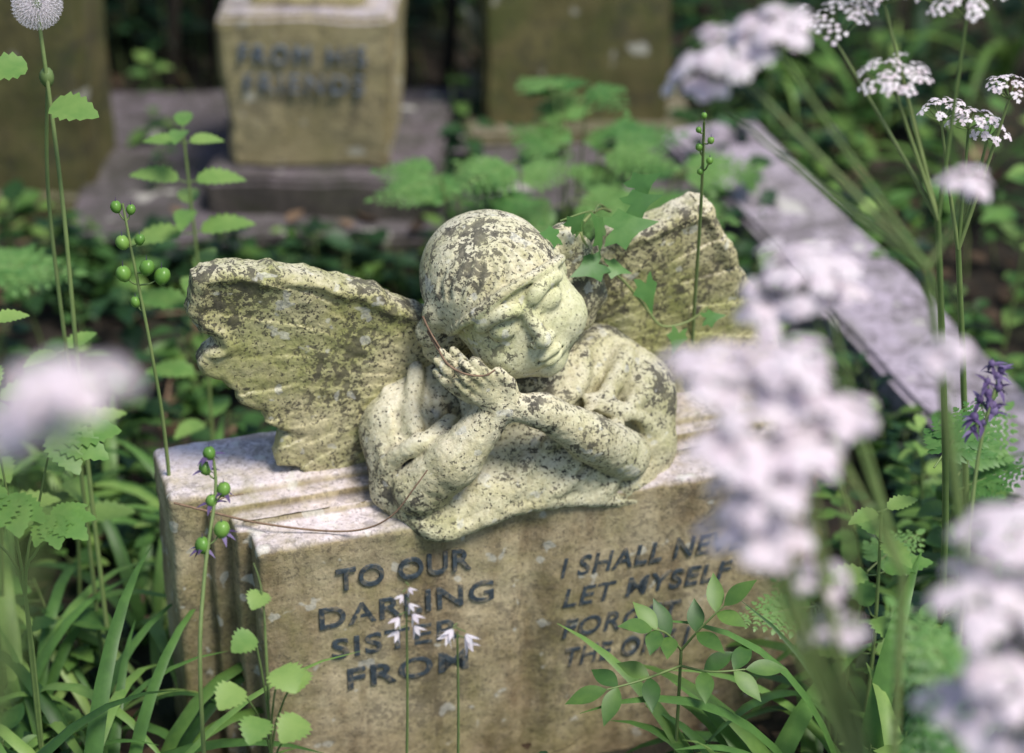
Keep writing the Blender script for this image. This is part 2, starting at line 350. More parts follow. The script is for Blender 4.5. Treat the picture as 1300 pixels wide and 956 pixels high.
# hands pressed together under the cheek
Dv=np.array((-.66,.04,.75)); Dv/=np.linalg.norm(Dv); Sv=np.array((.75,-.05,.66)); Sv-=Dv*(Sv@Dv); Sv/=np.linalg.norm(Sv); Nv=np.cross(Dv,Sv); Nv/=np.linalg.norm(Nv)
if Nv[1]>0: Nv=-Nv
Rh=np.stack([Sv,Dv,Nv])
def hand(w,off,spread=.0090):
    w=np.array(w); c=w+Dv*.022
    Fa.ell(c,(.0175,.027,.0105),Rh,k=.006)
    for i,(Ln,ra) in enumerate(((.026,.0053),(.033,.0058),(.036,.0059),(.031,.0056))):
        s=(i-1.5)*spread
        k0=w+Dv*(.040+.003*math.sin(i))+Sv*s+Nv*off
        k1=k0+Dv*Ln*.5+Nv*.002+Sv*s*.06; k2=k0+Dv*Ln*.97-Nv*.004+Sv*s*.05
        Fa.cone(k0-Dv*.022,k0,ra*.8,ra*1.12,.003)
        Fa.cone(k0,k1,ra*1.05,ra*.97,.0014); Fa.cone(k1,k2,ra*.98,ra*.80,.001)
    t0=w+Dv*.006+Sv*.012+Nv*off
    t1=t0+Dv*.018+Sv*.010; t2=t1+Dv*.019+Sv*.001
    Fa.cone(t0,t1,.0088,.0075,.005); Fa.cone(t1,t2,.0074,.006,.0015)
hand((-.044,-.126,.450),-.001)
hand((-.029,-.149,.449),.002)
# ---- head : a round child's face with full cheeks and closed eyes
H=np.array((-.0135,-.074,.552))
cR,cU,cB=np.array((1,0,0.)),np.array((0,.5,.866)),np.array((0,-.866,.5))
def w2l(v):
    a=math.radians(17); return np.array((math.cos(a)*v[0]+math.sin(a)*v[1],-math.sin(a)*v[0]+math.cos(a)*v[1],v[2]))
fw=w2l(.42*cR-.45*cU+.79*cB); up=w2l(-.382*cR+.70*cU+.602*cB)
fw/=np.linalg.norm(fw); up-=fw*(up@fw); up/=np.linalg.norm(up); rt=np.cross(up,fw); HR=np.stack([rt,up,fw])
def hp(a,b,c): return H+rt*a+up*b+fw*c
Fh=Field((-.16,-.20,.41),(.15,.05,.66),.0015)
def he(c,r,k=.006,cut=False,clip=None): Fh.ell(hp(*c),r,HR,k,cut,clip)
def hc(a,b,ra,rb,k=.004,cut=False): Fh.cone(hp(*a),hp(*b),ra,rb,k,cut)
he((0,.006,-.008),(.068,.068,.075))
he((0,-.028,.020),(.062,.060,.053),.015)
he((0,-.070,.036),(.032,.022,.023),.016)
for s in(-1,1):
    he((s*.033,-.043,.041),(.030,.029,.027),.016)
    he((s*.027,.006,.082),(.019,.012,.0150),.012,True)
    he((s*.0270,-.001,.0600),(.0165,.0125,.0125),.004)
    Fh.line([hp(s*.012,-.006,.0700),hp(s*.020,-.0115,.0735),hp(s*.030,-.0125,.0725),hp(s*.042,-.006,.0645)],.0018,.0018,.001,True)
    Fh.line([hp(s*.013,.008,.0680),hp(s*.022,.0130,.0705),hp(s*.034,.0120,.0665),hp(s*.042,.006,.0600)],.0010,.0010,.002,True)
    Fh.line([hp(s*.010,.017,.0715),hp(s*.022,.0220,.0695),hp(s*.038,.0195,.0605),hp(s*.050,.010,.052)],.0036,.0025,.010)
    he((s*.0085,-.029,.0755),(.0064,.0056,.0065),.003)
    he((s*.0052,-.0340,.0800),(.0026,.0020,.0030),.0015,True)
hc((0,.010,.067),(0,-.024,.0830),.0058,.0080,.008)
he((0,-.0265,.0835),(.0084,.0074,.0074),.004)
he((0,-.054,.0640),(.022,.014,.013),.010)
he((-.0055,-.0480,.0765),(.0090,.0050,.0055),.0025); he((.0055,-.0480,.0765),(.0090,.0050,.0055),.0025)
he((0,-.0580,.0755),(.0110,.0060,.0060),.0025)
Fh.line([hp(-.0155,-.0540,.0710),hp(-.006,-.0528,.0815),hp(.006,-.0528,.0815),hp(.0155,-.0540,.0710)],.0017,.0017,.001,True)
hc((0,-.039,.0800),(0,-.043,.081),.0016,.0016,.002,True)
he((0,-.0700,.0640),(.012,.0035,.006),.006,True)
he((0,-.078,.054),(.0160,.0120,.013),.012)
he((.064,-.012,-.002),(.010,.022,.014),.004)
nn=up*.80-fw*.60; nn/=np.linalg.norm(nn); HP0=hp(0,.034,.058)
he((-.004,.006,-.016),(.0725,.0720,.0835),.0015,False,(nn,HP0))
he((0,-.016,-.032),(.073,.064,.064),.004,False,(-fw*1.0,hp(0,0,-.010)))
Fh.line([hp(-.072,-.004,.010),hp(-.059,.020,.043),hp(-.030,.034,.060),hp(0,.039,.0655),hp(.030,.034,.061),hp(.057,.019,.043),hp(.070,-.004,.010)],.0036,.0036,.006)
for a in (-1.25,-1.0,-.75,-.5,-.25,.0,.25,.5,.75,1.0):
    p=[]
    for j,(c,s_) in enumerate(((.86,.50),(.74,.67),(.56,.83),(.36,.93),(.12,.99))):
        aa=a+.10*math.sin(j*1.6+a*3)+.12*j
        p.append(hp(math.sin(aa)*.0735*c-.004,.006+.0735*s_,-.016+.0845*math.cos(aa)*c))
    Fh.line(p,.0014,.0007,.005,True)
curls=[(.066,-.040,.580,.018),(.082,-.036,.560,.019),(.094,-.034,.535,.019),(.100,-.036,.508,.018),(.088,-.038,.484,.016),(.070,-.036,.53,.026),(.078,-.048,.505,.016),
       (-.084,-.076,.532,.016),(-.090,-.066,.508,.016),(-.080,-.060,.484,.016),(-.066,-.05,.50,.028)]
for x,y,z,r in curls:
    Fh.ell((x,y,z),(r,r*.85,r*1.1),k=.010)
for p in ([(.072,-.066,.587),(.086,-.062,.566),(.092,-.060,.545),(.104,-.058,.525)],[(.060,-.066,.570),(.074,-.066,.551),(.080,-.064,.530),(.092,-.062,.505),(.098,-.058,.485)],
          [(-.098,-.088,.540),(-.104,-.080,.516),(-.096,-.074,.492)]):
    Fh.line(p,.0022,.0016,.003,True)
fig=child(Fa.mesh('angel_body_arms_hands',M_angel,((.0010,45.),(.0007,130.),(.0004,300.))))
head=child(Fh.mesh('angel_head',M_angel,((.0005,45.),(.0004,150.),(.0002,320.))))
head.data.materials.append(M_face)
cen=Fh.V0[Fh.F0].mean(1)
rel=cen-H; isf=(((cen-HP0)@nn)<-.0035)&((rel@fw)>-.002)&(np.abs(rel@rt)<.072)
head.data.polygons.foreach_set('material_index',isf.astype(np.int32)); head.data.update()

def text(body,x,z,width,h,shear,name,mat=M_letter,y=-.1408,offset=.0,space=1.):
    cu=bpy.data.curves.new(name,'FONT'); cu.body=body; cu.size=1; cu.shear=shear; cu.extrude=.02; cu.offset=offset
    cu.resolution_u=4; cu.space_character=space
    ob=bpy.data.objects.new(name,cu); COL.objects.link(ob)
    bpy.context.view_layer.update()
    dg=bpy.context.evaluated_depsgraph_get(); me=bpy.data.meshes.new_from_object(ob.evaluated_get(dg))
    co=np.empty(len(me.vertices)*3,np.float32); me.vertices.foreach_get('co',co); co=co.reshape(-1,3)
    mn=co.min(0);mx=co.max(0)
    nx=x+(co[:,0]-mn[0])/(mx[0]-mn[0])*width; nz=z+(co[:,1]-mn[1])/(mx[1]-mn[1])*h
    ny=y+np.where(co[:,2]>0,-.0012,.004)
    me.vertices.foreach_set('co',np.stack([nx,ny,nz],1).astype(np.float32).ravel()); me.update()
    bpy.data.objects.remove(ob); ob=bpy.data.objects.new(name,me); COL.objects.link(ob)
    me.materials.clear(); me.materials.append(mat); return ob
for b,x,z,w,h,sh in (('TO OUR',-.218,.251,.150,.0275,0),('DARLING',-.238,.205,.195,.0275,0),('SISTER',-.226,.163,.144,.0265,0),('FROM',-.210,.119,.137,.0275,0),
                     ('I SHALL NEVER',.033,.217,.236,.026,.22),('LET MYSELF',.036,.177,.202,.025,.22),('FORGET',.036,.135,.142,.025,.22),('THE ONE I',.040,.095,.150,.025,.22)):
    child(text(b,x,z,w,h,sh,'inscription_'+b.lower().replace(' ','_'),offset=.014,space=1.08))

# ================================================================== BACKGROUND STONES
def slab(name,parts,mat,loc,rz=0,parent=None,tilt=0):
    import bmesh
    bm=bmesh.new()
    for lo,hi,ts in parts:
        r=bmesh.ops.create_cube(bm,size=1); vs=r['verts']
        for v in vs:
            t=v.co.z+.5; k=1+(ts-1)*t
            v.co.x=((lo[0]+hi[0])/2)+v.co.x*(hi[0]-lo[0])*k; v.co.y=((lo[1]+hi[1])/2)+v.co.y*(hi[1]-lo[1])*k; v.co.z=lo[2]+t*(hi[2]-lo[2])
        es=list({e for v in vs for e in v.link_edges})
        bmesh.ops.bevel(bm,geom=es,offset=.008,segments=2,affect='EDGES')
    bmesh.ops.subdivide_edges(bm,edges=[e for e in bm.edges if e.calc_length()>.05],cuts=7,use_grid_fill=True)
    me=bpy.data.meshes.new(name); bm.to_mesh(me); bm.free()
    n=len(me.vertices); co=np.empty(n*3,np.float32); me.vertices.foreach_get('co',co); co=co.reshape(-1,3).astype(float)
    co+=np.stack([vnoise(co,14,3.),vnoise(co,14,13.),vnoise(co,14,23.)],1)*.005
    me.vertices.foreach_set('co',co.astype(np.float32).ravel()); me.update(); me.materials.append(mat)
    ob=bpy.data.objects.new(name,me); COL.objects.link(ob); ob.location=loc; ob.rotation_euler=(tilt,0,rz)
    if parent: ob.parent=parent
    return ob
gs=bpy.data.objects.new('inscribed_gravestone',None); COL.objects.link(gs); gs.location=(-.315,1.2,0); gs.rotation_euler=(0,0,math.radians(-3))
slab('tapered_block',[((-.123,0,.13),(.123,.2,.385),1.10)],M_back,(0,0,0),0,gs)
slab('base_step',[((-.16,-.05,.03),(.20,.27,.1305),1.0)],M_kerb,(0,0,0),0,gs)
slab('vase_cap',[((-.09,.03,.38),(.09,.17,.43),.85)],M_back,(0,0,0),0,gs)
for b,x,z,w in (('FROM HIS',-.10,.310,.195),('FRIENDS',-.095,.262,.185)):
    t=text(b,x,z,w,.030,0,'letters_'+b.split()[0].lower(),M_letter2,y=-.0135,offset=-.004,space=1.22); t.parent=gs
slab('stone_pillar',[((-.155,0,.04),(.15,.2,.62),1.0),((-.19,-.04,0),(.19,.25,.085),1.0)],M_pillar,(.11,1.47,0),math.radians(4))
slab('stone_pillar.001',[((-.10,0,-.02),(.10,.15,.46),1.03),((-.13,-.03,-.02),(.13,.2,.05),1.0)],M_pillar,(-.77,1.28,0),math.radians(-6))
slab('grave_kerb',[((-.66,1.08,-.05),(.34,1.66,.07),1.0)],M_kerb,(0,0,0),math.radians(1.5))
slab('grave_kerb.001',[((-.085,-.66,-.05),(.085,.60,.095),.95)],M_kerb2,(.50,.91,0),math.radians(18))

# ================================================================== GROUND
g=np.sinh(np.linspace(-5.2,5.2,141))/np.sinh(5.2)*60
XX,YY=np.meshgrid(g,g,indexing='ij'); P=np.stack([XX.ravel(),YY.ravel(),0*XX.ravel()],1)
zz=(vnoise(P,5)*.012+vnoise(P,1.3)*.02+vnoise(P,14)*.006)*np.exp(-np.hypot(XX,YY).ravel()/20)-.012
P[:,2]=zz
n=141; q=[(i*n+j,(i+1)*n+j,(i+1)*n+j+1,i*n+j+1) for i in range(n-1) for j in range(n-1)]
me=bpy.data.meshes.new('ground'); me.from_pydata(P.tolist(),[],q); me.update()
me.polygons.foreach_set('use_smooth',[True]*len(q)); me.materials.append(M_ground)
COL.objects.link(bpy.data.objects.new('ground',me))

# ================================================================== PLANT TOOLS
def V(*a): return Vector(a)
class MB:
    def __init__(s,name,mats): s.name=name;s.mats=mats;s.v=[];s.f=[];s.c=[];s.m=[]
    def add(s,vs,fs,rnd,mat=0):
        b=len(s.v); s.v+=[tuple(x) for x in vs]; s.f+=[tuple(b+i for i in f) for f in fs]; s.c+=[rnd]*len(vs); s.m+=[mat]*len(fs)
    def ribbon(s,C,W,N,fold,rnd,mat=0):
        vs=[];fs=[]
        n=len(C)
        for i in range(n):
            d=(C[min(n-1,i+1)]-C[max(0,i-1)]); 
            if d.length<1e-9: d=V(0,0,1)
            d.normalize(); sd=d.cross(N[i]); 
            if sd.length<1e-6: sd=d.cross(V(1,0,0))
            sd.normalize(); up_=sd.cross(d)
            vs+=[C[i]-sd*W[i]+up_*fold*W[i],C[i],C[i]+sd*W[i]+up_*fold*W[i]]
        for i in range(n-1):
            a=i*3; fs+=[(a,a+1,a+4,a+3),(a+1,a+2,a+5,a+4)]
        s.add(vs,fs,rnd,mat)
    def leaf(s,p,d,nrm,L,W,shape='ovate',bend=.25,fold=.25,seg=6,rnd=.5,mat=0,twist=0):
        p=Vector(p);d=Vector(d).normalized();nrm=Vector(nrm); nrm=(nrm-d*nrm.dot(d))
        if nrm.length<1e-5: nrm=d.orthogonal()
        nrm.normalize(); C=[];Ws=[];Ns=[]
        for i in range(seg+1):
            t=i/seg
            if shape=='ovate': w=math.sin(math.pi*min(1,t**.75))**.85
            elif shape=='round': w=max(0,1-(2*t-1)**2)**.5
            elif shape=='lance': w=math.sin(math.pi*t**.85)**1.1
            elif shape=='tooth': w=math.sin(math.pi*min(1,(t*.97+.02)**.72))**.8*(1.13 if i%2 else .86)
            else: w=min(1,t*6+.3)*(1-t**3)
            if i==seg: w=.02
            C.append(p+d*L*t-nrm*bend*L*t*t); Ws.append(max(.0002,W*w)); Ns.append(nrm)
        s.ribbon(C,Ws,Ns,fold,rnd,mat)
    def tube(s,pts,r0,r1,rnd=.5,mat=0,k=6):
        vs=[];fs=[];n=len(pts)
        for i,p in enumerate(pts):
            p=Vector(p); d=(Vector(pts[min(n-1,i+1)])-Vector(pts[max(0,i-1)]))
            if d.length<1e-9: d=V(0,0,1)
            d.normalize(); a=d.orthogonal().normalized() if i==0 else (a-d*a.dot(d)).normalized(); b=d.cross(a); r=r0+(r1-r0)*i/(n-1)
            for j in range(k):
                t=2*math.pi*j/k; vs.append(p+a*math.cos(t)*r+b*math.sin(t)*r)
        for i in range(n-1):
            for j in range(k): fs.append((i*k+j,i*k+(j+1)%k,(i+1)*k+(j+1)%k,(i+1)*k+j))
        s.add(vs,fs,rnd,mat)
    def blob(s,c,r,ax=(0,0,1),st=1.,rnd=.5,mat=0,nu=8,nv=6):
        c=Vector(c);ax=Vector(ax).normalized();a=ax.orthogonal().normalized();b=ax.cross(a);vs=[];fs=[]
        for i in range(nv+1):
            t=math.pi*i/nv
            for j in range(nu):
                q=2*math.pi*j/nu; rr=math.sin(t)*r*(1+.08*math.cos(3*q)); vs.append(c+ax*math.cos(t)*r*st+a*math.cos(q)*rr+b*math.sin(q)*rr)
        for i in range(nv):
            for j in range(nu): fs.append((i*nu+j,i*nu+(j+1)%nu,(i+1)*nu+(j+1)%nu,(i+1)*nu+j))
        s.add(vs,fs,rnd,mat)
    def build(s,smooth=True):
        me=bpy.data.meshes.new(s.name); me.from_pydata(s.v,[],s.f); me.update()
        for m in s.mats: me.materials.append(m)
        me.polygons.foreach_set('material_index',s.m); me.polygons.foreach_set('use_smooth',[smooth]*len(s.f))
        at=me.attributes.new('rnd','FLOAT','POINT'); at.data.foreach_set('value',s.c); me.update()
        ob=bpy.data.objects.new(s.name,me); COL.objects.link(ob); return ob
def smooth_path(pts,n=6):
    P=[Vector(p) for p in pts]; m=len(P)-1; out=[]
    for i in range(m):
        p0=P[max(0,i-1)];p1=P[i];p2=P[i+1];p3=P[min(m,i+2)]
        for j in range(n):
            t=j/n; out.append(.5*((2*p1)+(-p0+p2)*t+(2*p0-5*p1+4*p2-p3)*t*t+(-p0+3*p1-3*p2+p3)*t**3))
    out.append(P[-1]); return out
def rdir(tilt=.5):
    a=U(0,2*math.pi); return V(math.cos(a),math.sin(a),U(-tilt,tilt)).normalized()
def strap(mb,p,az,L,W,lean=.5,g=.16,rnd=.5,mat=0,seg=9):
    p=Vector(p); h=V(math.cos(az),math.sin(az),0); d=(h*lean+V(0,0,1)).normalized(); C=[p.copy()];Ns=[];st=L/seg
    side=h.cross(V(0,0,1))
    for i in range(seg):
        p=p+d*st; C.append(p.copy()); d=(d+(h*.25-V(0,0,1))*g*(1+i*.18)).normalized()
    for i in range(seg+1):
        dd=(C[min(seg,i+1)]-C[max(0,i-1)]).normalized(); Ns.append(side.cross(dd)*-1)
    Wd=[W*min(1,.55+i/seg*1.6)*(max(.03,1-(i/seg)**3)) for i in range(seg+1)]
    mb.ribbon(C,Wd,Ns,.35,rnd,mat)
def frond(mb,p,d,n,L,rnd=.5,mat=0,pairs=6,lw=.45,stem=None):
    p=Vector(p);d=Vector(d).normalized();n=Vector(n);n=(n-d*n.dot(d)).normalized();s=d.cross(n)
    pts=[p+d*L*t-n*L*.22*t*t for t in [i/6 for i in range(7)]]
    mb.tube(pts,L*.010,L*.004,rnd,mat if stem is None else stem,4)
    for i in range(pairs):
        t=.18+.74*i/pairs; c=p+d*L*t-n*L*.22*t*t; pl=L*lw*(1-t)**.8*(1 if i else .95)
        for sg in(-1,1):
            dd=(d*.55+s*sg*.85-n*U(0,.2)).normalized(); ss=dd.cross(n); k=max(3,int(6*(1-t)+2))
            for j in range(k):
                u=(j+.4)/k; cc=c+dd*pl*u-n*pl*.15*u*u; ll=pl*.42*(1-u)**.6+L*.012
                for s2 in(-1,1):
                    ld=(dd*.65+ss*s2*.75+n*U(-.15,.15)).normalized()
                    mb.leaf(cc,ld,n,ll,ll*.26,'tooth',.15,.15,5,min(1,max(0,rnd+U(-.2,.2))),mat)
            mb.leaf(c+dd*pl*.86-n*pl*.12,dd,n,pl*.26+L*.01,pl*.08+L*.003,'tooth',.15,.1,5,rnd,mat)
            mb.tube([c,c+dd*pl*.95-n*pl*.13],L*.005,L*.002,rnd,mat,3)
    mb.leaf(p+d*L*.9-n*L*.18,d,n,L*.14,L*.04,'tooth',.2,.1,5,rnd,mat)
def umbel(mb,c,ax,Rr,rays=13,fl=11,mp=1,ms=0,fs=.0030,droop=.0):
    c=Vector(c);ax=Vector(ax).normalized();a=ax.orthogonal().normalized();b=ax.cross(a); h=Rr*.75
    for i in range(rays):
        q=i*2.39996+U(-.35,.35); rr=Rr*math.sqrt((i+.5)/rays)*U(.8,1.18)
        e=c+ax*(h*(1-.32*(rr/Rr)**2)+U(-.005,.005))+(a*math.cos(q)+b*math.sin(q))*rr
        m_=(c+e)/2-ax*h*.08
        mb.tube([c,m_,e],.0007,.0005,.5,ms,3)
        ax2=((e-c).normalized()*.6+ax*.6).normalized(); a2=ax2.orthogonal().normalized();b2=ax2.cross(a2); ru=Rr*.27*U(.8,1.15)
        for j in range(fl):
            q2=j*2.39996+i; r2=ru*math.sqrt((j+.5)/fl); f=e+ax2*(ru*.45*(1-.4*(r2/ru)**2)+U(-.001,.001))+(a2*math.cos(q2)+b2*math.sin(q2))*r2
            if j%3==0: mb.tube([e,f],.0004,.0003,.6,ms,3)
            n2=(ax2+(a2*math.cos(q2)+b2*math.sin(q2))*.5*(r2/ru)).normalized(); a3=n2.orthogonal().normalized(); b3=n2.cross(a3); o=U(0,6); rn=U(.1,1)
            for k in range(5):
                t=o+k*1.2566; dd=a3*math.cos(t)+b3*math.sin(t); sd=n2.cross(dd); sz=fs*U(.85,1.2)
                mb.add([f,f+dd*sz*.6-sd*sz*.45+n2*sz*.15,f+dd*sz*1.15+n2*sz*.1,f+dd*sz*.6+sd*sz*.45+n2*sz*.15],[(0,1,2,3)],rn,mp)

def blocked(x,y,mg=0.,kerb=True):
    lx=.956*(x+.02)+.292*(y-.078); ly=-.292*(x+.02)+.956*(y-.078)
    if abs(lx)<.38+mg and -.15-mg<ly<.07+mg: return True
    if -.68<x<.36 and 1.06<y<1.68: return True
    if -.92<x<-.62 and 1.24<y<1.5: return True
    k=math.radians(18); dx,dy=x-.50,y-.91; a=math.cos(k)*dx+math.sin(k)*dy; b=-math.sin(k)*dx+math.cos(k)*dy
    if kerb and abs(a)<.095 and abs(b)<.68: return True
    return False

ug=MB('undergrowth',[M_leafA,M_leafD,M_leafB,M_stem])
def herb(x,y,h,mat,nl,ls,dens=1.):
    base=V(x,y,-.01); lean=V(U(-.25,.25),U(-.25,.25),1)
    top=base+lean.normalized()*h
    ug.tube([base,(base+top)/2+V(U(-.01,.01),U(-.01,.01),0),top],.0022,.0012,U(.2,.8),3,4)
    for i in range(nl):
        t=U(.35,1)**.8; p=base.lerp(top,t); az=U(0,6.28)
        d=V(math.cos(az),math.sin(az),U(-.2,.55)); L=ls*U(.6,1.25)
        q=p+d.normalized()*L*.35
        ug.tube([p,q],.0009,.0007,.5,3,3)
        ug.leaf(q,d,V(U(-.4,.4),U(-.4,.4),1),L,L*U(.28,.42),random.choice(['ovate','tooth','ovate']),U(.1,.4),U(.1,.35),8 if L>.03 else 6,U(0,1),mat)
def clump(x): return vnoise(np.array([[x[0],x[1],0.]]),3.2)[0]
for i in range(2150):
    x=U(-2.2,2.2);y=U(.25,3.4)
    if blocked(x,y,.02): continue
    c=clump((x,y))
    if c<-.2 and R()<.72: continue
    far=y>1.7
    h=U(.05,.18) if not far else U(.12,.5)
    if abs(x)<.5 and y<1.0: h=U(.03,.12)
    if far: m=1 if R()<.75 else 0
    else:
        m=1 if R()<.36 else (2 if R()<(.5 if x>.4 else .32) else 0)
    herb(x,y,h,m,random.randint(7,13),U(.02,.05) if not far else U(.03,.07))
for i in range(480):
    x=random.choice([-1,1])*U(.46,1.2);y=U(-.6,.6)
    if blocked(x,y,.03): continue
    herb(x,y,U(.03,.16),random.choice([0,0,2,1,1]),random.randint(6,11),U(.018,.045))
for i in range(260):
    x=U(-.6,.7);y=U(-.62,-.2)
    if blocked(x,y,.05): continue
    herb(x,y,U(.03,.12),random.choice([0,1,2]),random.randint(6,10),U(.018,.038))
for i in range(90):
    k=math.radians(18); b=U(-.64,.6); a=random.choice([-.115,.115,.11])+U(-.015,.02)
    herb(.50+math.cos(k)*a-math.sin(k)*b,.91+math.sin(k)*a+math.cos(k)*b,U(.04,.12),random.choice([0,2,1,1]),9,U(.02,.04))
for i in range(110):
    herb(U(-.7,.38),U(.96,1.07),U(.03,.13),random.choice([1,1,0]),10,U(.02,.045))
for i in range(22):
    herb(random.choice([U(-.66,-.54),U(-.10,-.06),U(.30,.36)]),U(1.1,1.6),U(.08,.18),random.choice([1,0]),9,U(.02,.045))
for i in range(55):
    x=U(.36,.95);y=U(-.35,.35)
    if blocked(x,y,.03): continue
    herb(x,y,U(.12,.28),random.choice([0,2,1]),random.randint(8,12),U(.03,.055))
ug.build()
tk=MB('thicket',[M_leafD,M_leafA,M_bark])
for i in range(60):
    x=U(-4,4);y=U(2.9,4.4);h=U(.9,2.2); b=V(x,y,-.02); pts=[b]; d=V(U(-.2,.2),U(-.2,.2),1).normalized()
    for k in range(6): pts.append(pts[-1]+d*h/6); d=(d+V(U(-.25,.25),U(-.25,.25),.1)).normalized()
    tk.tube(pts,.02,.004,.5,2,6)
    for k in range(110):
        p=pts[random.randint(1,6)]+V(random.gauss(0,.22),random.gauss(0,.22),random.gauss(0,.15))
        if p.z<.02: continue
        L=U(.04,.09); tk.leaf(p,rdir(.6),V(U(-.6,.6),U(-.9,.3),1),L,L*.36,'ovate',.2,.2,4,U(0,1),0 if R()<.65 else 1)
tk.build()
br=MB('dead_branches',[M_bark,M_twig])
for x,y,h,l in ((-.80,1.75,1.1,.05),(-.72,1.9,1.2,-.06),(-.62,1.8,1.0,.1),(-.54,1.9,1.0,-.05),(-.12,1.75,.9,.06),(-.05,1.9,1.1,-.05),(.33,1.85,1.0,.05),(.6,2.0,1.1,-.1)):
    br.tube(smooth_path([(x,y,-.02),(x+l*.4,y,h*.35),(x+l*.6,y+.02,h*.7),(x+l,y,h)]),.013,.006,.5,0,6)
for i in range(60):
    x=U(-1.2,1.4);y=U(.2,1.6)
    if blocked(x,y,.02): continue
    a=U(0,6.28);L=U(.06,.25); br.tube([(x,y,.01),(x+math.cos(a)*L*.5,y+math.sin(a)*L*.5,U(.01,.04)),(x+math.cos(a)*L,y+math.sin(a)*L,U(.0,.05))],.003,.001,.5,1,5)
br.build()
ll=MB('leaf_litter',[M_brown])
for i in range(2600):
    x=U(-1.6,1.6);y=U(-.8,2.2)
    if blocked(x,y) and not (y>1.08 and y<1.14 and x<.3): continue
    L=U(.015,.045); ll.leaf((x,y,U(.0,.02)+(.072 if blocked(x,y) else 0)),rdir(.3),V(U(-.6,.6),U(-.6,.6),1),L,L*U(.25,.45),'ovate',U(-.4,.5),U(-.3,.5),4,U(0,1))
ll.build()

sl=MB('bluebell_leaves',[M_leafB,M_leafA,M_leafD])
def tuft(x,y,n,L,mat=0,W=.006,g=.14):
    for i in range(n):
        strap(sl,(x+U(-.02,.02),y+U(-.02,.02),-.01),U(0,6.28),L*U(.6,1.15),W*U(.7,1.4),U(.25,.9),g*U(.6,1.5),U(0,1),mat)
for x,y,n,L in ((-.50,-.18,12,.36),(-.56,-.05,10,.34),(-.46,-.32,13,.38),(-.60,.10,8,.3),(-.44,.16,10,.28),(-.38,.30,10,.28),(-.30,.33,8,.22),(-.52,.32,8,.28),(-.70,.25,7,.3),
                (-.47,-.05,9,.30),(-.62,-.25,9,.36),(-.42,-.42,9,.34),(-.40,.42,9,.28),(-.22,.42,6,.2),(-.55,.5,6,.3),(-.34,.22,9,.26),(-.42,-.20,10,.32),(-.38,-.34,8,.26),(-.50,-.45,11,.36),(-.56,-.36,9,.40),(-.44,-.27,8,.40)):
    tuft(x,y,n,L,0 if R()<.65 else 1,.0085)
for x,y,n,L in ((.34,-.18,9,.30),(.40,-.05,8,.34),(.47,.05,8,.30),(.52,.10,7,.34),(.62,.12,8,.32),(.82,.35,7,.3),(.40,-.30,11,.36),(.56,-.15,7,.32),(.8,.7,8,.32),(.9,1.0,8,.35),(.75,1.3,8,.35),(.62,1.6,9,.38),(.45,1.75,8,.35),(1.0,1.5,9,.35),(.3,.75,5,.25),
                (.48,-.38,10,.36),(.42,-.18,9,.40),(.55,-.02,9,.42)):
    tuft(x,y,n,L,random.choice([0,1,1]),.0085)
for x,y,n,L in ((.25,-.28,7,.34),(.30,-.33,8,.38),(.35,-.28,8,.40),(.42,-.36,7,.38)):
    for i in range(n): strap(sl,(x+U(-.02,.02),y+U(-.02,.02),-.01),U(-2.6,2.6)+math.pi/2,L*U(.7,1.1),.013*U(.8,1.25),U(.12,.5),U(.06,.13),U(.2,1),random.choice([0,0,1]),11)
for i in range(30):
    x=U(-1.6,1.6);y=U(1.75,3.2); tuft(x,y,8,U(.3,.45),random.choice([1,2,2]),.010)
sl.build()

# ================================================================== INDIVIDUAL PLANTS
def cowparsley(base,joint,heads,name,rays=15,fl=15,leafs=2,fs=.0032,dz=0.,dx=0.):
    mb=MB(name,[M_stem,M_petal,M_leafF])
    b=Vector(base);j=Vector(joint)+V(dx,0,dz)
    mid=b.lerp(j,.5)+V(U(-.02,.02),U(-.02,.02),0)
    mb.tube(smooth_path([b,mid,j]),.0042,.0030,U(.3,.8),0,8)
    for c,Rr in heads:
        c=Vector(c)+V(dx,0,dz); m=j.lerp(c,.5)+V(0,0,-.01)
        e=c-V(0,0,Rr*.6)
        mb.tube(smooth_path([j,m,e],5),.0026,.0013,U(.3,.8),0,6)
        umbel(mb,e,((e-j).normalized()*.35+V(U(-.15,.15),U(-.3,0),1)),Rr,rays,fl,fs=fs)
    for i in range(leafs):
        t=U(.25,.6);p=b.lerp(j,t);az=U(0,6.28)
        frond(mb,p,V(math.cos(az),math.sin(az),.5),V(0,0,1),U(.09,.14),U(.3,.8),2,6,.45,0)
    mb.build()
cowparsley((.46,-.70,0),(.305,-.66,.86),[((.165,-.60,1.010),.034),((.142,-.59,.985),.024),((.192,-.61,1.03),.030),((.33,-.65,.925),.018)],'cow_parsley',17,dz=.060)
cowparsley((.47,-.10,0),(.40,-.20,.72),[((.295,-.18,.915),.040),((.350,-.203,.869),.032),((.335,-.19,.95),.032),((.41,-.19,.94),.036)],'cow_parsley.001',15,8,2,.0026,dz=.012)
cowparsley((.34,-.82,0),(.29,-.76,.66),[((.210,-.72,.895),.034),((.190,-.73,.868),.024),((.228,-.71,.872),.024)],'cow_parsley.002',dz=.056)
cowparsley((.30,-1.04,0),(.24,-.98,.60),[((.122,-.92,.905),.026),((.150,-.925,.892),.034),((.168,-.93,.915),.026),((.182,-.93,.888),.022),
   ((.138,-.96,.865),.027),((.160,-.965,.845),.031),((.150,-.97,.818),.026),((.180,-.96,.868),.022),((.208,-.936,.880),.020),((.170,-.965,.803),.020)],'cow_parsley.003',16,16,dz=.080)
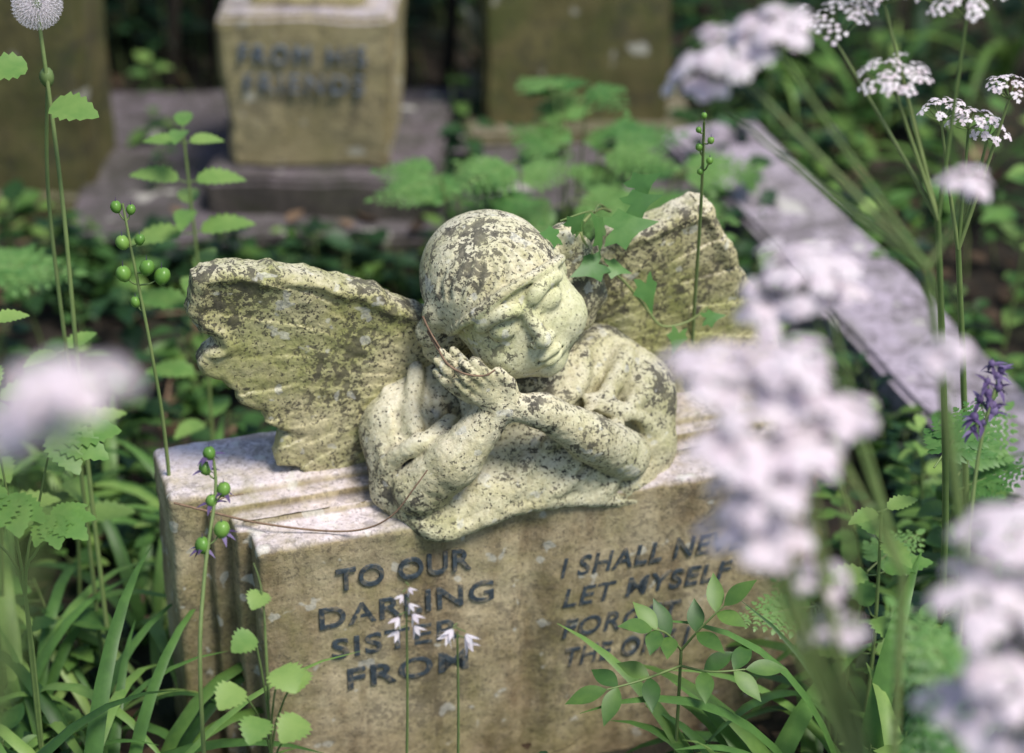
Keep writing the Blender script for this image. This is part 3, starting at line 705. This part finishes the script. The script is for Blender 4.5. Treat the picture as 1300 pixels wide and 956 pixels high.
cowparsley((.42,-1.05,0),(.34,-1.0,.60),[((.266,-.94,.925),.014),((.285,-1.04,.815),.030),((.305,-1.02,.850),.030),((.322,-1.03,.80),.030),((.300,-1.06,.77),.026),((.335,-1.05,.745),.028),((.285,-1.05,.74),.026),((.31,-1.06,.70),.026)],'cow_parsley.004',16,16,dz=.080)
cowparsley((.34,-1.0,0),(.25,-.97,.58),[((.212,-.95,.745),.021),((.200,-.94,.775),.019)],'cow_parsley.005',11,10,1,dz=.060)
cowparsley((.52,.02,0),(.455,-.04,.62),[((.4536,-.037,.765),.022),((.475,-.03,.75),.018),((.425,-.04,.775),.022),((.49,-.04,.80),.024)],'cow_parsley.006',12,6,2,.0024)
cowparsley((-.34,-1.34,0),(-.26,-1.30,.98),[((-.205,-1.25,1.165),.024),((-.235,-1.27,1.15),.020),((-.215,-1.28,1.18),.018)],'cow_parsley.007',13,12,0)

fp=MB('parsley_foliage',[M_leafF,M_stem,M_leafD])
def fernplant(x,y,h,n,L,mat=0):
    for i in range(n):
        az=U(0,6.28); b=V(x,y,0); t=V(x+math.cos(az)*L*.4,y+math.sin(az)*L*.4,h*U(.75,1.1))
        fp.tube(smooth_path([b,b.lerp(t,.5)+V(0,0,.02),t],3),.002,.0014,.5,1,4)
        frond(fp,t,V(math.cos(az),math.sin(az),U(-.1,.3)),V(U(-.2,.2),-.35,1),L*U(.8,1.15),U(.4,.95),mat,6,.45,1)
fernplant(.04,.78,.34,9,.13); fernplant(.12,.80,.30,8,.13); fernplant(-.05,.74,.32,6,.12); fernplant(.18,.85,.26,6,.12); fernplant(.08,.84,.42,6,.12)
fernplant(.36,-.10,.24,3,.09); fernplant(.9,.5,.25,6,.15); fernplant(1.0,1.1,.28,6,.16,2); fernplant(-.62,-.1,.30,3,.12); fernplant(-.75,.55,.3,5,.14)
fp.build()

def pairplant(name,base,top,levels,mats,scale=1.):
    mb=MB(name,mats); b=Vector(base);t=Vector(top)
    mb.tube(smooth_path([b,b.lerp(t,.5)+V(.006,0,0),t]),.0028,.0016,.6,1,6)
    for f,L,az in levels:
        p=b.lerp(t,f)
        for s in(0,1):
            a=az+math.pi*s+U(-.2,.2); d=V(math.cos(a),math.sin(a)*.8,U(.05,.3))
            q=p+d.normalized()*L*.2; mb.tube([p,q],.001,.0009,.5,1,4)
            mb.leaf(q,d,V(0,-.25,1),L,L*.27,'tooth',.25,.25,14,U(.4,1),0)
    mb.build()
pairplant('young_nettle',(-.38,.36,0),(-.392,.40,.555),[(1.,.042,1.57),(.97,.040,.2),(.88,.058,.1),(.82,.05,1.6),(.76,.064,.0),(.66,.05,1.4),(.58,.070,.1),(.42,.06,.3),(.3,.05,1.2)],[M_leafB,M_stem])
pairplant('young_nettle.001',(-.60,.05,0),(-.56,.02,.50),[(1.,.04,.5),(.9,.05,1.9),(.8,.06,.4),(.65,.06,1.8),(.5,.06,.2)],[M_leafB,M_stem])
pairplant('young_nettle.002',(.72,.85,0),(.73,.84,.30),[(1.,.035,.5),(.9,.05,1.9),(.75,.06,.4),(.6,.05,1.8)],[M_leafB,M_stem])
pairplant('young_nettle.003',(-.52,.12,0),(-.50,.10,.42),[(1.,.04,.9),(.88,.055,2.2),(.75,.06,.6),(.6,.06,2.0),(.45,.06,.3)],[M_leafB,M_stem])
pairplant('young_nettle.004',(.38,-.14,0),(.385,-.13,.36),[(1.,.035,.5),(.9,.045,1.9),(.78,.055,.4),(.64,.055,1.8),(.5,.055,.2)],[M_leafB,M_stem])

dn=MB('dandelion',[M_stem,M_petal,M_leafB])
c0=V(-.492,.12,.822)
dn.tube(smooth_path([(-.455,-.02,0),(-.470,.03,.35),(-.478,.08,.62),c0]),.0032,.0022,.6,0,6)
dn.tube(smooth_path([(-.47,.0,0),(-.485,.06,.35),(-.497,.10,.6),(-.487,.11,.74)]),.0030,.0020,.6,0,6)
dn.blob(c0,.006,rnd=.3,mat=0)
for i in range(230):
    z=1-2*(i+.5)/230;r=math.sqrt(1-z*z);t=i*2.39996; d=V(r*math.cos(t),r*math.sin(t),z); e=c0+d*.023*U(.94,1.05)
    dn.tube([c0+d*.006,e],.0002,.0002,.8,1,3)
    a=d.orthogonal().normalized();b=d.cross(a); o=U(0,6)
    for k in range(7):
        q=o+k*.8976; dn.add([e,e+(a*math.cos(q)+b*math.sin(q))*.0055+d*.003,e+(a*math.cos(q+.12)+b*math.sin(q+.12))*.0055+d*.003],[(0,1,2)],.9,1)
dn.leaf((-.475,.06,.735),V(.8,-.4,.1),V(.1,-.5,1),.055,.019,'tooth',.2,.15,12,.7,2)
dn.leaf((-.50,.08,.77),V(-.9,-.3,.1),V(0,-.5,1),.05,.018,'tooth',.2,.15,12,.6,2)
dn.blob((-.487,.11,.745),.008,(0,0,1),1.4,.4,0)
dn.build()

def seedstalk(name,path,pods,petal=False,pm_=1):
    mb=MB(name,[M_stem,M_pod,M_purple]); P=smooth_path(path); mb.tube(P,.0026,.0014,.6,0,6)
    for p,r in pods:
        p=Vector(p); q=min(P,key=lambda a:(a-p-V(0,0,-.012)).length)
        mb.tube(smooth_path([q,(q+p)/2+V(0,0,-.003),p],3),.0009,.0009,.5,0,4)
        mb.blob(p,r,(p-q).normalized()*.5+V(0,0,1),1.15,U(.3,.9),pm_,10,7)
        mb.tube([p+V(0,0,r),p+V(0,0,r*1.9)],.0006,.0002,.3,2,4)
        if petal:
            for k in range(5): mb.leaf(p+V(0,0,-r*.4),rdir(.8),V(0,0,1),.014,.0024,'lance',.5,.2,4,U(0,1),2)
    mb.build()
seedstalk('bluebell_seed_stalk',[(-.372,-.02,0),(-.371,-.03,.36),(-.378,-.03,.49),(-.390,-.015,.58),(-.40,0,.652)],
  [((-.407,.0,.648),.0060),((-.392,0,.645),.005),((-.402,-.01,.612),.0072),((-.383,-.015,.618),.0055),((-.377,-.02,.588),.008),((-.362,-.02,.578),.0087),((-.402,-.02,.581),.008),((-.392,-.02,.548),.0055)])
seedstalk('bluebell_seed_stalk.001',[(-.305,-.37,0),(-.303,-.355,.30),(-.298,-.31,.40),(-.288,-.26,.47),(-.292,-.245,.51)],
  [((-.293,-.25,.505),.0064),((-.298,-.25,.488),.0064),((-.280,-.26,.470),.0068),((-.292,-.265,.46),.0058),((-.281,-.285,.440),.0080),((-.300,-.29,.425),.0076)],True)
seedstalk('bluebell_seed_stalk.002',[(.215,.20,0),(.205,.16,.35),(.202,.09,.60),(.198,.05,.72)],
  [((.198,.05,.728),.0032),((.193,.05,.712),.0032),((.206,.05,.700),.0037),((.195,.06,.688),.0040),((.207,.065,.67),.0038),((.198,.07,.655),.0035)])
purp=[]
for i in range(12):
    t=i/11; purp.append(((.462+U(-.010,.010)-.018*t,-.25-.02*t,.605-.060*t),U(.0032,.0048)))
seedstalk('bluebell_flower',[(.43,-.36,0),(.435,-.33,.35),(.445,-.28,.52),(.465,-.25,.60)],purp,True,2)

pm=MB('sycamore_seedling',[M_leafB,M_stem,M_leafA])
def palm(c,ax,n,S,rnd,mat=0,lobes=5):
    c=Vector(c);ax=Vector(ax).normalized();n=Vector(n);n=(n-ax*n.dot(ax)).normalized();s=ax.cross(n)
    for k in range(lobes):
        a=(k-(lobes-1)/2)*.62; d=ax*math.cos(a)+s*math.sin(a); L=S*(1-.12*abs(k-(lobes-1)/2))
        pm.leaf(c+n*.0006*k,d,n,L,L*.33,'tooth',.22,.12,16,rnd+U(-.05,.05),mat)
for c,az,S in (((-.455,-.195,.492),.3,.068),((-.51,-.20,.50),2.9,.06),((-.50,-.225,.44),-1.8,.066),((-.455,-.24,.425),-.7,.05),((-.56,-.19,.43),3.2,.06)):
    b=V(-.50,-.20,.30); c=Vector(c); pm.tube(smooth_path([(-.505,-.2,0),b,(b+c)/2+V(0,0,.01),c],4),.0022,.001,.5,1,5)
    palm(c,V(math.cos(az),math.sin(az),.05),V(.05,-.35,1),S,.55)
pm.build()
gi=MB('garlic_mustard',[M_leafB,M_stem])
for c,L in (((-.238,-.34,.405),.022),((-.245,-.37,.375),.026),((-.222,-.38,.345),.032),((-.26,-.39,.33),.03),((-.205,-.37,.335),.026),((-.24,-.40,.30),.03),((-.20,-.40,.30),.032)):
    c=Vector(c); gi.tube(smooth_path([(-.235,-.37,0),(-.236,-.37,c.z*.7),c],4),.0014,.0009,.5,1,5)
    az=U(-2.6,-.5); gi.leaf(c,V(math.cos(az),math.sin(az),-.1),V(0,-.4,1),L,L*.55,'tooth',.25,.2,14,U(.5,1)); 
gi.tube(smooth_path([(-.235,-.37,.30),(-.238,-.345,.40),(-.246,-.335,.435)],4),.0012,.0006,.6,1,5)
gi.build()
def whitebell(name,base,top,fl):
    mb=MB(name,[M_stem,M_petal]); P=smooth_path([base,Vector(base).lerp(Vector(top),.6)+V(.003,0,0),top]); mb.tube(P,.0018,.0010,.6,0,6)
    for dx,dz,sz in fl:
        c=Vector(top)+V(dx,-.004,dz); mb.tube([Vector(top)+V(0,0,dz+.004),c+V(0,0,.003)],.0007,.0006,.5,0,4)
        out=V(math.copysign(.6,dx),-.35,-.75).normalized()
        a=out.orthogonal().normalized();b=out.cross(a)
        for k in range(6):
            t=k*1.047; e=(a*math.cos(t)+b*math.sin(t)); mb.leaf(c+e*.001,(out+e*.38),e,sz,sz*.19,'lance',-.35,.1,5,U(.3,1),1)
    mb.build()
whitebell('white_bluebell',(-.115,-.37,0),(-.100,-.365,.400),[(.006,.0,.012),(-.007,-.004,.012),(.007,-.014,.012),(-.008,-.020,.012),(.003,.012,.010),(-.003,.022,.009),(.003,.03,.008)])
whitebell('white_bluebell.001',(-.062,-.37,0),(-.052,-.37,.380),[(.008,.0,.014),(-.007,.002,.014),(.009,-.008,.013),(-.004,.006,.012)])

ash=MB('ash_seedling',[M_leafA,M_stem,M_leafD])
def pinn(path,leaf,n,mat=0):
    P=smooth_path(path,5); ash.tube(P,.0015,.0009,.6,1,5)
    for i in range(n):
        k=int((i+1.2)/(n+.6)*(len(P)-1)); p=P[k]; d=(P[min(k+1,len(P)-1)]-P[k-1]).normalized(); s=d.cross(V(0,-.5,1)).normalized()
        for sg in(-1,1): ash.leaf(p,(d*.55+s*sg*.8),V(0,-.45,1),leaf*U(.85,1.1),leaf*.24,'lance',.2,.2,9,U(.4,1))
    ash.leaf(P[-1],(P[-1]-P[-2]),V(0,-.45,1),leaf*1.1,leaf*.24,'lance',.2,.2,9,.7)
ash.tube(smooth_path([(.170,-.24,0),(.172,-.24,.16),(.172,-.25,.27)]),.0022,.0016,.6,1,6)
pinn([(.172,-.25,.27),(.155,-.27,.305),(.140,-.28,.318)],.038,2)
pinn([(.172,-.25,.27),(.19,-.26,.305),(.212,-.26,.332)],.038,2)
pinn([(.172,-.25,.25),(.13,-.29,.262),(.095,-.30,.258)],.040,2)
pinn([(.172,-.25,.25),(.20,-.28,.265),(.235,-.28,.268)],.040,2)
ash.build()

def ivyleaf(mb,c,ax,n,S,rnd):
    c=Vector(c);ax=Vector(ax).normalized();n=Vector(n);n=(n-ax*n.dot(ax)).normalized();s=ax.cross(n)
    prof=[(0,-.02),(.22,-.22),(.50,-.30),(.46,-.02),(.72,.16),(.44,.34),(.26,.52),(0,1.0)]
    pts=[(x,y) for x,y in prof]+[(-x,y) for x,y in prof[::-1][1:-1]]
    vs=[c+ax*S*.25]+[c+s*S*.72*x+ax*S*y-n*S*(.22*x*x+.10*abs(y-.3)) for x,y in pts]
    m=len(pts); mb.add(vs,[(0,1+i,1+(i+1)%m) for i in range(m)],rnd,0)
iv=MB('ivy_sprig',[M_leafF,M_stem])
stem=smooth_path([(.150,.05,.560),(.120,.005,.588),(.085,-.040,.590),(.10,-.045,.556),(.135,-.035,.520),(.165,-.03,.478),(.185,-.03,.452),(.215,-.03,.452),(.238,-.032,.468)])
iv.tube(stem,.0020,.0013,.9,1,5)
iv.tube(smooth_path([(.110,-.005,.592),(.09,-.03,.604),(.06,-.045,.606)],4),.0012,.001,.6,1,5)
iv.tube(smooth_path([(.150,.05,.560),(.12,.0,.596),(.10,-.04,.608)],4),.0012,.001,.6,1,5)
for c,az,S in (((.104,-.060,.590),115,.040),((.118,-.055,.594),10,.048),((.050,-.065,.600),160,.026),((.066,-.065,.608),50,.022),((.098,-.062,.558),190,.036),((.112,-.060,.552),-20,.026),
               ((.160,-.045,.515),-80,.036),((.200,-.045,.447),-110,.026),((.232,-.045,.462),10,.022),((.145,-.03,.606),20,.036),((.078,-.062,.60),95,.022),((.16,.0,.61),35,.034)):
    a=math.radians(az); ivyleaf(iv,c,V(math.cos(a),-.25,math.sin(a)),V(.25,-.62,.75),S,U(.35,.85))
o=iv.build(); o.location=grave.location; o.rotation_euler=grave.rotation_euler
tw=MB('dry_twig',[M_twig])
tw.tube(smooth_path([(-.112,-.142,.552),(-.104,-.150,.535),(-.096,-.158,.520),(-.082,-.168,.512),(-.062,-.172,.508),(-.050,-.174,.514)]),.0014,.0009,.5,0,6)
tw.tube(smooth_path([(-.116,-.138,.568),(-.110,-.145,.552),(-.102,-.152,.536)]),.0012,.0010,.5,0,6)
tw.tube(smooth_path([(-.372,-.06,.343),(-.34,-.075,.336),(-.29,-.105,.330),(-.224,-.130,.323),(-.185,-.148,.330),(-.158,-.160,.350),(-.135,-.162,.380),(-.120,-.160,.398)]),.0014,.0008,.5,0,6)
tw.tube(smooth_path([(-.340,-.075,.336),(-.322,-.07,.345),(-.30,-.075,.350)],3),.0009,.0005,.5,0,5)
o=tw.build(); o.location=grave.location; o.rotation_euler=grave.rotation_euler

# ================================================================== LIGHT, WORLD, CAMERA
sd=V(.34,-.32,.88).normalized()
elev=math.asin(sd.z); rot=math.atan2(sd.x,sd.y)
w=bpy.data.worlds.new('World'); scene.world=w; w.use_nodes=True; nt=w.node_tree
sky=nt.nodes.new('ShaderNodeTexSky'); sky.sky_type='NISHITA'; sky.sun_disc=False; sky.sun_elevation=elev; sky.sun_rotation=rot
nt.links.new(sky.outputs[0],nt.nodes['Background'].inputs[0]); nt.nodes['Background'].inputs[1].default_value=.15
ld=bpy.data.lights.new('sun','SUN'); ld.energy=4.6; ld.angle=math.radians(20); ld.color=(1,.95,.87)
lo=bpy.data.objects.new('sun',ld); COL.objects.link(lo); lo.rotation_euler=sd.to_track_quat('Z','Y').to_euler()
cam=bpy.data.cameras.new('camera'); cam.lens=85; cam.sensor_width=36; cam.clip_end=500; cam.clip_start=.05
co=bpy.data.objects.new('camera',cam); COL.objects.link(co); co.location=(0,-2.24,1.74); co.rotation_euler=(math.radians(60),0,0)
cam.dof.use_dof=True; cam.dof.focus_distance=2.46; cam.dof.aperture_fstop=2.6
scene.camera=co
scene.view_settings.view_transform='Standard'; scene.view_settings.look='None'; scene.view_settings.exposure=0
